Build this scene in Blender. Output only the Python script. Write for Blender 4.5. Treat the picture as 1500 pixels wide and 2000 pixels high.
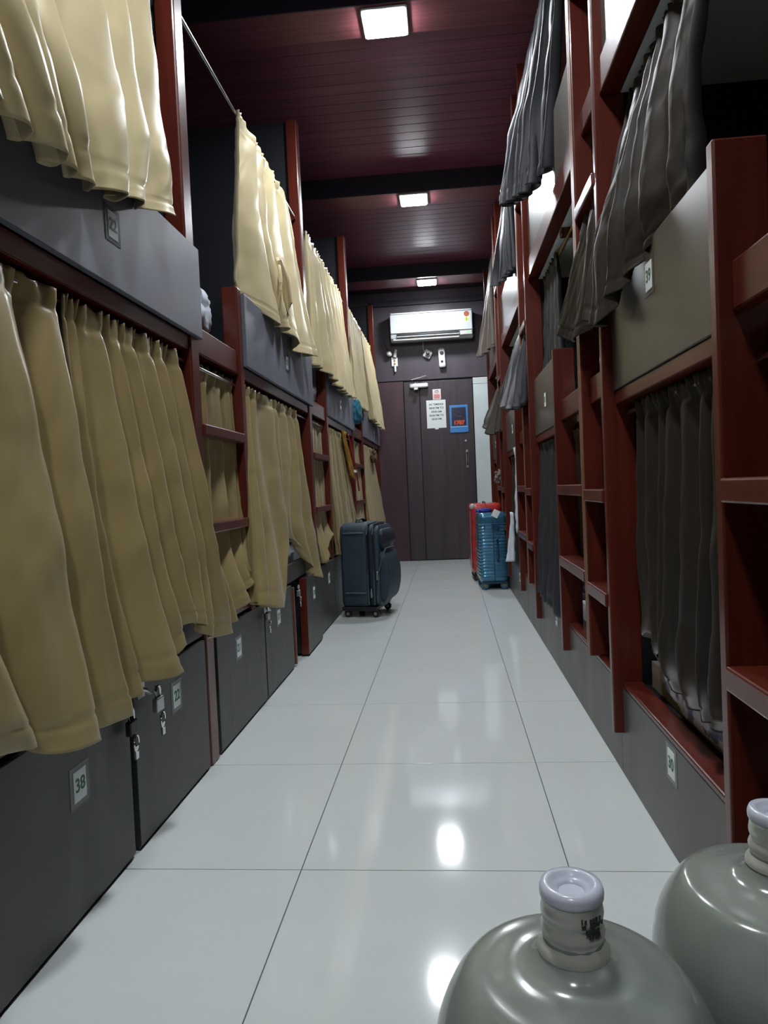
import bpy, bmesh, math, random
from mathutils import Vector, Matrix, noise
from math import sin, cos, pi, radians
S = bpy.context.scene
C = S.collection
for _o in list(bpy.data.objects): bpy.data.objects.remove(_o)

# ------------------------------------------------------------------ camera
CAM_H = 0.84
pitch, yaw, roll = radians(-1.8), radians(5.2), radians(2.5)
f = Vector((-sin(yaw)*cos(pitch), cos(yaw)*cos(pitch), sin(pitch)))
r0 = Vector((cos(yaw), sin(yaw), 0)); u0 = r0.cross(f)
r = r0*cos(roll) - u0*sin(roll); u = u0*cos(roll) + r0*sin(roll)
cam = bpy.data.cameras.new('camera'); camo = bpy.data.objects.new('camera', cam); C.objects.link(camo)
M = Matrix((r, u, -f)).transposed().to_4x4(); M.translation = (0, 0, CAM_H); camo.matrix_world = M
cam.sensor_fit = 'HORIZONTAL'; cam.sensor_width = 36; cam.lens = 1387/1500*36
cam.clip_start = 0.02; cam.clip_end = 60
S.camera = camo
# ------------------------------------------------------------------ world / view
w = bpy.data.worlds.new('world'); S.world = w; w.use_nodes = True
bg = w.node_tree.nodes['Background']; bg.inputs[0].default_value = (.55, .65, .8, 1); bg.inputs[1].default_value = .02
S.view_settings.view_transform = 'Standard'; S.view_settings.look = 'None'; S.view_settings.gamma = 1
S.view_settings.use_curve_mapping = False
S.view_settings.exposure = 1.25
LAMP_W = 120.0          # emission strength of the ceiling panels
LAMP_COL = (.91, .955, 1.0)
S.cycles.max_bounces = 8; S.cycles.transmission_bounces = 8; S.cycles.diffuse_bounces = 5
S.cycles.sample_clamp_indirect = 6; S.cycles.caustics_refractive = False; S.cycles.caustics_reflective = False
S.cycles.use_denoising = True

# ------------------------------------------------------------------ materials
def mat(name, col, rough=.5, metal=0, var=0, vscale=6, stretch=(1, 1, 1), bump=0, bscale=60, spec=.5, coat=0, coatr=.1,
        sheen=0, trans=0, emit=None, es=0, ior=1.45, col2=None, rvar=0):
    m = bpy.data.materials.new(name); m.use_nodes = True
    nt = m.node_tree; b = nt.nodes['Principled BSDF']
    b.inputs['Base Color'].default_value = (*col, 1); b.inputs['Roughness'].default_value = rough
    b.inputs['Metallic'].default_value = metal; b.inputs['Specular IOR Level'].default_value = spec
    b.inputs['Coat Weight'].default_value = coat; b.inputs['Coat Roughness'].default_value = coatr
    b.inputs['Sheen Weight'].default_value = sheen; b.inputs['Transmission Weight'].default_value = trans
    b.inputs['IOR'].default_value = ior
    if emit: b.inputs['Emission Color'].default_value = (*emit, 1); b.inputs['Emission Strength'].default_value = es
    if var or bump or col2 or rvar:
        tc = nt.nodes.new('ShaderNodeTexCoord'); mp = nt.nodes.new('ShaderNodeMapping')
        mp.inputs['Scale'].default_value = stretch; nt.links.new(tc.outputs['Object'], mp.inputs[0])
    if var or col2 or rvar:
        n = nt.nodes.new('ShaderNodeTexNoise'); n.inputs['Scale'].default_value = vscale; n.inputs['Detail'].default_value = 6
        nt.links.new(mp.outputs[0], n.inputs['Vector'])
    if var or col2:
        cr = nt.nodes.new('ShaderNodeValToRGB')
        c2 = col2 or tuple(min(1, c*(1+var)) for c in col); c1 = tuple(c*(1-var) for c in col) if not col2 else col
        cr.color_ramp.elements[0].color = (*c1, 1); cr.color_ramp.elements[1].color = (*c2, 1)
        cr.color_ramp.elements[0].position = .32; cr.color_ramp.elements[1].position = .68
        nt.links.new(n.outputs['Fac'], cr.inputs[0]); nt.links.new(cr.outputs[0], b.inputs['Base Color'])
    if rvar:
        mr = nt.nodes.new('ShaderNodeMapRange'); mr.inputs[1].default_value = .3; mr.inputs[2].default_value = .7
        mr.inputs[3].default_value = max(0, rough-rvar); mr.inputs[4].default_value = rough+rvar
        nt.links.new(n.outputs['Fac'], mr.inputs[0]); nt.links.new(mr.outputs[0], b.inputs['Roughness'])
    if bump:
        n2 = nt.nodes.new('ShaderNodeTexNoise'); n2.inputs['Scale'].default_value = bscale; n2.inputs['Detail'].default_value = 3
        nt.links.new(mp.outputs[0], n2.inputs['Vector'])
        bp = nt.nodes.new('ShaderNodeBump'); bp.inputs['Strength'].default_value = bump; bp.inputs['Distance'].default_value = .01
        nt.links.new(n2.outputs['Fac'], bp.inputs['Height']); nt.links.new(bp.outputs[0], b.inputs['Normal'])
    return m
WOOD = mat('red_lacquered_wood', (.088, .0135, .007), .34, var=.22, vscale=5, stretch=(9, 9, .6), bump=.05, bscale=45, coat=.35, coatr=.12, spec=.35)
WOODY = mat('red_lacquered_wood_lengthwise', (.088, .0135, .007), .34, var=.22, vscale=5, stretch=(9, .6, 9), bump=.05, bscale=45, coat=.35, coatr=.12, spec=.35)
WOODEDGE = mat('bare_plank_edge', (.20, .085, .048), .45, var=.3, vscale=6, stretch=(20, 20, .8))
LAML = mat('slate_laminate', (.135, .140, .175), .42, var=.10, vscale=3, stretch=(1, 1, 1), rvar=.05)
LAMLOCK = mat('charcoal_laminate', (.052, .050, .047), .42, var=.10, vscale=5, stretch=(2, 6, .7), rvar=.05)
LAMR = mat('brown_grey_laminate', (.066, .055, .045), .34, var=.06, vscale=2, stretch=(1, 2, 1), rvar=.02, coat=.25, coatr=.25)
LAMBASE = mat('grey_brown_base_laminate', (.085, .080, .073), .4, var=.08, vscale=3, stretch=(1, 2, .8), rvar=.06)
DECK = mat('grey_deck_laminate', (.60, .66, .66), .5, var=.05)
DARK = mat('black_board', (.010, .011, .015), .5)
DARKW = mat('near_black_wall', (.012, .012, .018), .6)
TILE = mat('polished_white_tile', (.61, .65, .64), .075, var=.02, vscale=3, spec=.42, rvar=.02)
GROUT = mat('dark_grout', (.10, .10, .10), .8)
PLANK = mat('maroon_ceiling_plank', (.165, .045, .080), .38, var=.22, vscale=3, stretch=(.35, 14, 6))
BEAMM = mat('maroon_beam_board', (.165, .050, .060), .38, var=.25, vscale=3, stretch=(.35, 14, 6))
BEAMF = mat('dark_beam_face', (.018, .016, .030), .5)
WALLF = mat('aubergine_laminate', (.060, .048, .062), .45, var=.12, vscale=3, stretch=(3, 3, .5))
WALLF2 = mat('maroon_wall_panel', (.060, .030, .038), .45, var=.15, vscale=3, stretch=(3, 3, .5))
DOORM = mat('dark_aubergine_door', (.050, .038, .047), .42, var=.18, vscale=3, stretch=(6, 3, .35))
WHITEW = mat('white_painted_wall', (.62, .70, .72), .6, var=.04)
TANBOX = mat('cream', (.33, .24, .13), .5)
def cloth(name, col, rough=.42, col2=None, sheen=.1, bump=.03, sc=400):
    m = mat(name, col, rough, var=.07, vscale=3, sheen=sheen, bump=bump, bscale=sc)
    b = m.node_tree.nodes['Principled BSDF']; b.inputs['Anisotropic'].default_value = .3
    return m
GOLD_SHADED = cloth('gold_satin_shaded', (.315, .240, .105), .29)  # lower curtains: dimmer light far from the lamps put into the colour
GOLD_LIT = cloth('gold_satin_lit', (.53, .445, .255), .36)  # same fabric on the upper bunks, stronger lamp light put into the colour
BLACKC = cloth('black_brown_satin', (.021, .016, .012), .5, sheen=.0)
GREYC = cloth('charcoal_satin', (.028, .029, .036), .44, sheen=.0)
TAUPEC = cloth('taupe_satin', (.14, .115, .10), .4)
SHEET = mat('white_blue_sheet', (.60, .66, .74), .8, bump=.4, bscale=20)
def printed_sheet():
    m = mat('printed_sheet', (.62, .64, .72), .8)
    nt = m.node_tree; b = nt.nodes['Principled BSDF']; tc = nt.nodes.new('ShaderNodeTexCoord')
    n = nt.nodes.new('ShaderNodeTexNoise'); n.inputs['Scale'].default_value = 22; n.inputs['Detail'].default_value = 2
    cr = nt.nodes.new('ShaderNodeValToRGB'); e = cr.color_ramp.elements
    e[0].position = .40; e[0].color = (.16, .18, .30, 1); e[1].position = .47; e[1].color = (.62, .64, .72, 1)
    nt.links.new(tc.outputs['Object'], n.inputs['Vector']); nt.links.new(n.outputs['Fac'], cr.inputs[0]); nt.links.new(cr.outputs[0], b.inputs['Base Color'])
    return m
PSHEET = printed_sheet()
MATT = mat('khaki_mattress', (.24, .21, .16), .8)
CHROME = mat('chrome', (.75, .75, .76), .2, metal=1)
STEEL = mat('brushed_steel', (.5, .5, .5), .35, metal=1)
BLACKP = mat('black_plastic', (.012, .012, .014), .4)
WHITEP = mat('white_plastic', (.78, .80, .80), .3)
ACW = mat('ac_white', (.47, .50, .54), .22, coat=.5)
ACG = mat('ac_grey', (.42, .42, .41), .4)
PAPER = mat('paper', (.80, .84, .84), .7)
PAPERP = mat('pink_paper', (.78, .66, .66), .7)
REDP = mat('faded_red_print', (.62, .26, .26), .7)
INK = mat('black_ink', (.03, .035, .035), .6)
GREENINK = mat('green_ink', (.05, .16, .09), .6)
TAPE = mat('clear_tape', (.09, .10, .12), .2)
TAPE2 = mat('clear_tape_grey', (.11, .115, .115), .25)
LIT = mat('lamp_diffuser', (1, 1, 1), .5, emit=LAMP_COL, es=LAMP_W)
PBLUE = mat('bright_blue_plastic', (.06, .24, .62), .25, coat=.5)
PICT = mat('dark_blue_picture', (.018, .035, .085), .15, coat=.6, col2=(.05, .035, .05), vscale=25)
ORNG = mat('orange_letters', (.62, .10, .035), .4)
NAVY = mat('teal_navy_nylon', (.020, .040, .055), .6, bump=.15, bscale=400, var=.12)
NAVYD = mat('dark_navy_nylon', (.008, .014, .022), .55)
NAVYL = mat('grey_piping', (.06, .085, .10), .5)
SBLUE = mat('metallic_blue_shell', (.05, .18, .30), .24, metal=.45, coat=.4)
SBLUED = mat('dark_blue_plastic', (.015, .05, .11), .35)
SRED = mat('red_shell', (.42, .025, .022), .3, coat=.4)
BRASS = mat('brass_hub', (.35, .22, .06), .35, metal=.8)
TEAL = mat('teal_towel', (.012, .11, .17), .8, bump=.4, bscale=90)
PALE = mat('pale_yellow_cloth', (.5, .5, .32), .8)
MUST = mat('mustard_cloth', (.36, .19, .03), .6, var=.3, vscale=20)
OLIVE = mat('olive_gold_print', (.16, .09, .02), .7, col2=(.03, .02, .01), vscale=30)
# jug plastic
def jugmat():
    m = mat('scuffed_clear_pet', (.46, .50, .44), .22, vscale=7, coat=.6, coatr=.14, bump=.06, bscale=26, trans=.50, rvar=.08, ior=1.30, col2=(.27, .31, .265))
    return m
JUG = jugmat()
NECK = mat('shrink_wrap_neck', (.46, .46, .40), .3, var=.12, vscale=20, coat=.5, trans=.15)
CAPM = mat('lavender_white_cap', (.50, .52, .60), .28, coat=.3)

# ------------------------------------------------------------------ mesh helpers
def finish(bm, name, m, parent=None, smooth=False, bevel=0, angle=35, segs=2):
    bmesh.ops.recalc_face_normals(bm, faces=bm.faces)
    me = bpy.data.meshes.new(name); bm.to_mesh(me); bm.free()
    ms = m if isinstance(m, (list, tuple)) else [m]
    for q in ms: me.materials.append(q)
    o = bpy.data.objects.new(name, me); C.objects.link(o)
    if parent: o.parent = parent
    if smooth:
        for p in me.polygons: p.use_smooth = True
        try: me.set_sharp_from_angle(angle=radians(angle))
        except Exception: pass
    if bevel:
        b = o.modifiers.new('bevel', 'BEVEL'); b.width = bevel; b.segments = segs; b.limit_method = 'ANGLE'
    return o
def bbox(bm, x0, x1, y0, y1, z0, z1, mi=0, M=None):
    vs = [bm.verts.new(Vector((x, y, z))) for x in (x0, x1) for y in (y0, y1) for z in (z0, z1)]
    if M: 
        for v in vs: v.co = M @ v.co
    for idx in ((0, 1, 3, 2), (4, 6, 7, 5), (0, 4, 5, 1), (2, 3, 7, 6), (0, 2, 6, 4), (1, 5, 7, 3)):
        fc = bm.faces.new([vs[i] for i in idx]); fc.material_index = mi
    return vs
def boxo(name, x0, x1, y0, y1, z0, z1, m, parent=None, bevel=.003, M=None):
    bm = bmesh.new()
    if parent is not None and parent.type == 'EMPTY' or (parent is not None):
        pl = world_loc(parent); x0 -= pl.x; x1 -= pl.x; y0 -= pl.y; y1 -= pl.y; z0 -= pl.z; z1 -= pl.z
    bbox(bm, x0, x1, y0, y1, z0, z1, M=M)
    return finish(bm, name, m, parent, bevel=bevel)
def world_loc(o):
    v = Vector((0, 0, 0))
    while o: v += o.location; o = o.parent
    return v
def tube(bm, pts, rad, n=10, caps=True, closed=False, flat=1.0, mi=0):
    pts = [Vector(p) for p in pts]; rings = []
    N = len(pts); up = Vector((0, 0, 1))
    for i, p in enumerate(pts):
        a = pts[(i-1) % N] if (i > 0 or closed) else p; b = pts[(i+1) % N] if (i < N-1 or closed) else p
        t = (b-a).normalized(); s = t.cross(up)
        if s.length < .05: s = t.cross(Vector((0, 1, 0)))
        s.normalize(); q = s.cross(t)
        rr = rad[i] if isinstance(rad, (list, tuple)) else rad
        rings.append([bm.verts.new(p + s*cos(2*pi*k/n)*rr + q*sin(2*pi*k/n)*rr*flat) for k in range(n)])
    for i in range(N if closed else N-1):
        A, B = rings[i], rings[(i+1) % N]
        for k in range(n): bm.faces.new((A[k], A[(k+1) % n], B[(k+1) % n], B[k])).material_index = mi
    if caps and not closed:
        bm.faces.new(rings[0]); bm.faces.new(rings[-1])
def tubeo(name, pts, rad, m, parent=None, n=10, **k):
    pl = world_loc(parent) if parent else Vector((0, 0, 0))
    bm = bmesh.new(); tube(bm, [Vector(p)-pl for p in pts], rad, n, **k)
    return finish(bm, name, m, parent, smooth=True, angle=50)
def lathe(bm, prof, n=64, c=(0, 0, 0), mi=0, jig=None):
    rings = []
    for (rr, z) in prof:
        if rr < 1e-5: rings.append([bm.verts.new((c[0], c[1], c[2]+z))])
        else: rings.append([bm.verts.new((c[0]+rr*cos(2*pi*k/n), c[1]+rr*sin(2*pi*k/n), c[2]+z)) for k in range(n)])
    for A, B in zip(rings, rings[1:]):
        for k in range(n):
            a = [A[k % len(A)], A[(k+1) % len(A)], B[(k+1) % len(B)], B[k % len(B)]]
            q = []
            for v in a:
                if v not in q: q.append(v)
            if len(q) > 2:
                try: bm.faces.new(q).material_index = mi
                except ValueError: pass
def empty(name, loc, label=None, cat=None, group=None, rz=0):
    o = bpy.data.objects.new(name, None); o.empty_display_size = .1; C.objects.link(o)
    o.location = loc; o.rotation_euler = (0, 0, rz); tag(o, label, cat, group); return o
def tag(o, label=None, cat=None, group=None, kind=None):
    if label: o['label'] = label
    if cat: o['category'] = cat
    if group: o['group'] = group
    if kind: o['kind'] = kind
    return o
def struct(o): o['kind'] = 'structure'; return o
def textmesh(name, txt, size, m, parent, loc, rot, align='CENTER', extr=.0004, bold=0):
    cu = bpy.data.curves.new(name, 'FONT'); cu.body = txt; cu.size = size; cu.align_x = align; cu.align_y = 'CENTER'; cu.extrude = extr; cu.offset = bold
    cu.space_line = 1.0
    to = bpy.data.objects.new('tmp', cu); C.objects.link(to)
    dg = bpy.context.evaluated_depsgraph_get(); me = bpy.data.meshes.new_from_object(to.evaluated_get(dg))
    bpy.data.objects.remove(to); me.name = name; me.materials.clear(); me.materials.append(m)
    o = bpy.data.objects.new(name, me); C.objects.link(o); o.parent = parent
    o.location = Vector(loc) - world_loc(parent); o.rotation_euler = rot
    return o

# ================================================================== SETTING
YN, YF = -2.6, 8.25           # near and far wall
XWL, XWR = -1.62, 1.32        # side walls
ZC = 3.14
def slab(name, x0, x1, y0, y1, z0, z1, m): return struct(boxo(name, x0, x1, y0, y1, z0, z1, m, bevel=0))
floor = slab('floor', XWL-.1, XWR+.1, YN-.1, YF+.1, -.06, -.0015, GROUT)
cols = [-.970, -.360, .230, .82, XWR]; rows = [1.535 + .608*k for k in range(-7, 12)]
for i in range(len(cols)-1):
    for j in range(len(rows)-1):
        y1 = min(rows[j+1], YF); 
        if rows[j] > YF-.05: continue
        boxo('tile', cols[i]+.0012, cols[i+1]-.0012, rows[j]+.0012, y1-.0012, -.012, 0, TILE, floor, bevel=.0006)
slab('wall_left', XWL-.1, XWL, YN, YF, 0, ZC, DARKW)
slab('wall_right', XWR, XWR+.1, YN, YF, 0, ZC, DARKW)
slab('wall_near', XWL, XWR, YN-.1, YN, 0, ZC, WALLF)
wf = slab('wall_far', XWL-.1, XWR+.1, YF, YF+.1, 0, ZC, DARKW)
ceil = slab('ceiling', XWL-.1, XWR+.1, YN-.1, YF+.1, ZC+.012, ZC+.08, DARKW)
BE = [(-1.02, -.78), (1.10, 1.34), (3.225, 3.45), (5.26, 5.49), (7.38, 7.68)]
y = YN; k = 0; pw = .101
while y < YF:
    if not any(a-.02 < y and y+pw < b+.02 for a, b in BE):
        boxo('ceiling_plank', XWL, XWR, y+.001, min(y+pw, YF)-.0025, ZC, ZC+.012, PLANK, ceil, bevel=.002)
    y += pw
for i, (a, b) in enumerate(BE):
    bmx = boxo('trim_%d' % (i+1), XWL, XWR, a, b, 3.0, ZC+.01, BEAMM, bevel=.003); struct(bmx)
    boxo('shaded_beam_face', XWL, XWR, a-.006, a, 3.0, ZC, BEAMF, bmx, bevel=0)  # unlit near side of the beam, shade put into its dark colour
struct(boxo('trim_6', -.80, .60, YF-.05, YF, 2.94, 3.0, BEAMF))
# far wall panels (children of wall_far)
boxo('wall_panel', -1.5, .9, YF-.018, YF, 2.085, 3.10, WALLF, wf)
boxo('wall_panel', -1.0, -.462, YF-.020, YF, 0, 2.075, WALLF2, wf)
pil = boxo('wall_pilaster', .335, .95, YF-.03, YF, 0, 2.0, WHITEW, wf); pil['label'] = 'white painted strip of wall right of the door'
boxo('wall_panel', .335, .95, YF-.03, YF, 2.003, 2.075, DECK, wf)
# door
door = empty('door_1', (0, YF, 0)); struct(door)
boxo('door_leaf', -.275, .325, YF-.045, YF-.004, .008, 2.06, DOORM, door)
boxo('door_side_leaf', -.456, -.281, YF-.045, YF-.004, .008, 2.06, DOORM, door)
hb = bmesh.new(); tube(hb, [(.238, -.05, 1.23), (.238, -.075, 1.23), (.238, -.075, 1.08), (.238, -.05, 1.08)], .009, 8)
bbox(hb, .225, .251, -.050, -.045, 1.05, 1.26)
finish(hb, 'door_handle', CHROME, door, smooth=True, angle=50)
kb = bmesh.new(); tube(kb, [(.228, -.045, 1.36), (.228, -.055, 1.36)], .012, 12); finish(kb, 'keyhole', STEEL, door, smooth=True)
clo = bmesh.new(); bbox(clo, -.385, -.175, -.11, -.055, 1.985, 2.035); 
finish(clo, 'door_closer', WHITEP, door, bevel=.014)
cl2 = bmesh.new(); tube(cl2, [(-.31, -.08, 2.03), (-.36, -.14, 2.07), (-.20, -.055, 2.12), (-.17, -.04, 2.10)], .006, 6); bbox(cl2, -.335, -.29, -.13, -.1, 1.96, 1.99)
finish(cl2, 'closer_arm', STEEL, door)
yd = YF-.046
# notices
def sheet(name, label, cat, x0, x1, z0, z1, m, tilt=0):
    e = boxo(name, -(x1-x0)/2, (x1-x0)/2, -.0015, 0, -(z1-z0)/2, (z1-z0)/2, m, bevel=0)
    e.location = ((x0+x1)/2, yd, (z0+z1)/2); e.rotation_euler = (0, tilt, 0); return tag(e, label, cat)
nt_ = sheet('notice_sheet', 'white paper notice with five lines of black timings taped on the dark door', 'notice', -.205, .015, 1.52, 1.84, PAPER)
for i, t in enumerate(['AC TIMINGS', '08:00 PM TO', '09:00 AM', '02:00 PM TO', '05:00 PM']):
    textmesh('printed_line', t, .030, INK, nt_, (-.093, yd-.002, 1.79-.042*i), (pi/2, 0, 0), bold=.0006)
boxo('tape', -.115, -.075, yd-.003, yd-.0015, 1.505, 1.53, PAPER, nt_, bevel=0)
pk = sheet('pink_notice', 'small pink and white sticker above the paper notice on the door', 'sticker', -.128, -.034, 1.845, 1.965, PAPERP)
boxo('print_block', -.115, -.047, yd-.0025, yd-.0015, 1.855, 1.905, REDP, pk, bevel=0)
dd = bmesh.new(); tube(dd, [(-.081+.02*cos(a*pi/6), 0, 1.935+.012*sin(a*pi/6)) for a in range(12)], .003, 5, closed=True)
o = finish(dd, 'printed_emblem', INK, pk); o.location = Vector((0, yd-.0015, 0))-world_loc(pk)
bs = empty('blue_sign', (.16, yd, 1.61), 'bright blue plastic framed sign with dark picture and orange lettering on the door', 'sign')
boxo('sign_frame', .055, .265, yd-.008, yd, 1.455, 1.77, PBLUE, bs, bevel=.012)
boxo('picture', .078, .242, yd-.011, yd-.008, 1.535, 1.742, PICT, bs, bevel=0)
boxo('sign_rim', .062, .258, yd-.0105, yd-.007, 1.515, 1.527, mat('pale_blue_rim', (.25, .5, .8), .3), bs, bevel=0)
textmesh('orange_lettering', '1787', .062, ORNG, bs, (.160, yd-.0125, 1.566), (pi/2, 0, 0), bold=.004)
textmesh('small_lettering', 'TIME', .03, mat('dull_red_letters', (.12, .05, .05), .4), bs, (.160, yd-.0125, 1.64), (pi/2, 0, 0))
# AC
ac = empty('air_conditioner', (-.11, YF-.018, 2.5), 'white split air conditioner with an energy sticker high on the end wall', 'air conditioner')
def acbody():
    bm = bmesh.new(); prof = [(0, .015), (-.15, .0), (-.185, .035), (-.205, .10), (-.205, .27), (-.19, .318), (0, .325)]
    L = []
    for x in (-.462, .462): L.append([bm.verts.new((x, p[0], p[1])) for p in prof])
    n = len(prof)
    for i in range(n): bm.faces.new((L[0][i], L[0][(i+1) % n], L[1][(i+1) % n], L[1][i]))
    bm.faces.new(L[0]); bm.faces.new(L[1]); return bm
finish(acbody(), 'housing', ACW, ac, bevel=.008)
a0 = ac.location
boxo('front_panel', -.568, .345, a0.y-.211, a0.y-.20, a0.z+.085, a0.z+.292, ACW, ac, bevel=.004)
boxo('top_grille', -.56, .34, a0.y-.208, a0.y-.18, a0.z+.296, a0.z+.312, ACG, ac)
boxo('outlet', -.50, .20, a0.y-.206, a0.y-.185, a0.z+.055, a0.z+.078, BLACKP, ac)
boxo('louvre', -.50, .20, a0.y-.212, a0.y-.19, a0.z+.040, a0.z+.050, ACW, ac)
boxo('lower_trim', -.545, .20, a0.y-.19, a0.y-.16, a0.z+.006, a0.z+.030, ACG, ac, bevel=.006)
boxo('display_strip', .215, .34, a0.y-.209, a0.y-.19, a0.z+.03, a0.z+.075, ACG, ac)
st = boxo('energy_sticker', .252, .318, a0.y-.2125, a0.y-.2105, a0.z+.165, a0.z+.268, mat('sticker_cream', (.68, .70, .50), .5), ac, bevel=0)
bm = bmesh.new(); lathe(bm, [(0, 0), (.030, 0), (.030, .002), (0, .002)], 24)
o = finish(bm, 'star_dial', mat('dial_red', (.32, .08, .04), .5), st); o.location = (.285-world_loc(st).x, a0.y-.2127-world_loc(st).y, a0.z+.255-world_loc(st).z); o.rotation_euler = (pi/2, 0, 0)
boxo('sticker_print', .262, .308, a0.y-.2135, a0.y-.2125, a0.z+.18, a0.z+.215, mat('lime_print', (.40, .55, .12), .5), st, bevel=0)
boxo('sticker_bar', .283, .287, a0.y-.2145, a0.y-.2135, a0.z+.172, a0.z+.218, INK, st, bevel=0)
o = boxo('indicator', .29, .32, a0.y-.211, a0.y-.209, a0.z+.045, a0.z+.062, mat('green_led', (.1, .5, .1), .4, emit=(.15, .8, .2), es=.8), ac, bevel=0); o['label'] = 'small green indicator'
# camera dome
def wy(x, z, d=.018): return Vector((x, YF-d, z))
cm = empty('security_camera', wy(-.165, 2.37), 'square white security camera with a black lens below the air conditioner', 'security camera')
bm = bmesh.new(); bbox(bm, -.045, .045, -.035, 0, -.045, .045, M=Matrix.Rotation(radians(28), 4, 'Y')); finish(bm, 'housing', WHITEP, cm, bevel=.012)
bm = bmesh.new(); lathe(bm, [(0, 0), (.034, 0), (.034, .012), (.028, .02), (.0, .02)], 24); o = finish(bm, 'bezel', ACG, cm, smooth=True); o.location = (0, -.035, 0); o.rotation_euler = (pi/2, 0, 0)
bm = bmesh.new(); lathe(bm, [(0, 0), (.022, 0), (.02, .014), (.0, .02)], 24); o = finish(bm, 'lens', BLACKP, cm, smooth=True); o.location = (0, -.05, 0); o.rotation_euler = (pi/2, 0, 0)
tubeo('cable', [wy(-.20, 2.40, .024), wy(-.215, 2.44, .024), wy(-.215, 2.52, .024)], .003, WHITEP, cm, 6)
dv = empty('wall_dispenser', wy(-.005, 2.315), 'tall white wall unit with two round openings right of the security camera', 'wall unit')
bm = bmesh.new(); bbox(bm, -.038, .038, -.06, 0, -.11, .11, M=Matrix.Rotation(radians(-2), 4, 'Y')); finish(bm, 'casing', WHITEP, dv, bevel=.02)
for nm, zz, rr in (('upper_opening', .05, .022), ('button', -.045, .014)):
    bm = bmesh.new(); lathe(bm, [(0, 0), (rr, 0), (rr, .004), (0, .004)], 20); o = finish(bm, nm, BLACKP, dv); o.location = (0, -.06, zz); o.rotation_euler = (pi/2, 0, 0)
boxo('window', -.033, .018, YF-.018-.0635, YF-.018-.058, 2.37, 2.405, ACG, dv, bevel=.006)
lb = empty('light_socket_board', wy(-.545, 2.31), 'white electrical socket board with a round bulb and plug left of the camera', 'socket board')
boxo('board', -.585, -.515, YF-.035, YF-.018, 2.255, 2.355, WHITEP, lb)
for p in ((-.55, 2.315), (-.55, 2.28)):
    bm = bmesh.new(); lathe(bm, [(0, 0), (.012, 0), (.012, .004), (0, .004)], 12); o = finish(bm, 'socket_hole', MUST, lb); o.location = Vector((p[0], YF-.035, p[1]))-world_loc(lb); o.rotation_euler = (pi/2, 0, 0)
tubeo('lamp_holder', [wy(-.545, 2.36, .04), wy(-.535, 2.40, .05), wy(-.525, 2.44, .05)], [.022, .018, .014], WHITEP, lb, 12)
tubeo('plug', [wy(-.545, 2.26, .04), wy(-.545, 2.19, .04)], [.014, .012], WHITEP, lb, 10)
bm = bmesh.new(); bmesh.ops.create_uvsphere(bm, u_segments=20, v_segments=12, radius=.034); o = finish(bm, 'bulb', WHITEP, lb, smooth=True); o.location = Vector((-.605, YF-.06, 2.395))-world_loc(lb)
tubeo('wire', [wy(-.60, 2.42, .05), wy(-.64, 2.47, .03), wy(-.66, 2.55, .022)], .003, mat('red_wire', (.2, .03, .03), .5), lb, 6)

# ceiling lights
LP = [(-.13, 7.53, 'farthest ceiling light, small square panel above the air conditioner', 3), (-.165, 5.375, 'middle ceiling light, square panel on the second beam', 2), (-.20, 3.34, 'nearest ceiling light in view, large bright square panel at the top', 1), (-.22, 1.22, 'ceiling light above the camera, outside the picture', 0), (-.24, -.9, 'ceiling light behind the camera', 0)]
for x, y, lab, _ in LP:
    e = empty('ceiling_light', (x, y, 3.0), lab, 'ceiling light')
    bm = bmesh.new(); bbox(bm, -.105, .105, -.105, .105, -.014, 0); finish(bm, 'frame', WHITEP, e, bevel=.010)
    bm = bmesh.new(); bbox(bm, -.09, .09, -.09, .09, -.020, -.0142); finish(bm, 'diffuser', LIT, e, bevel=0)

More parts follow.
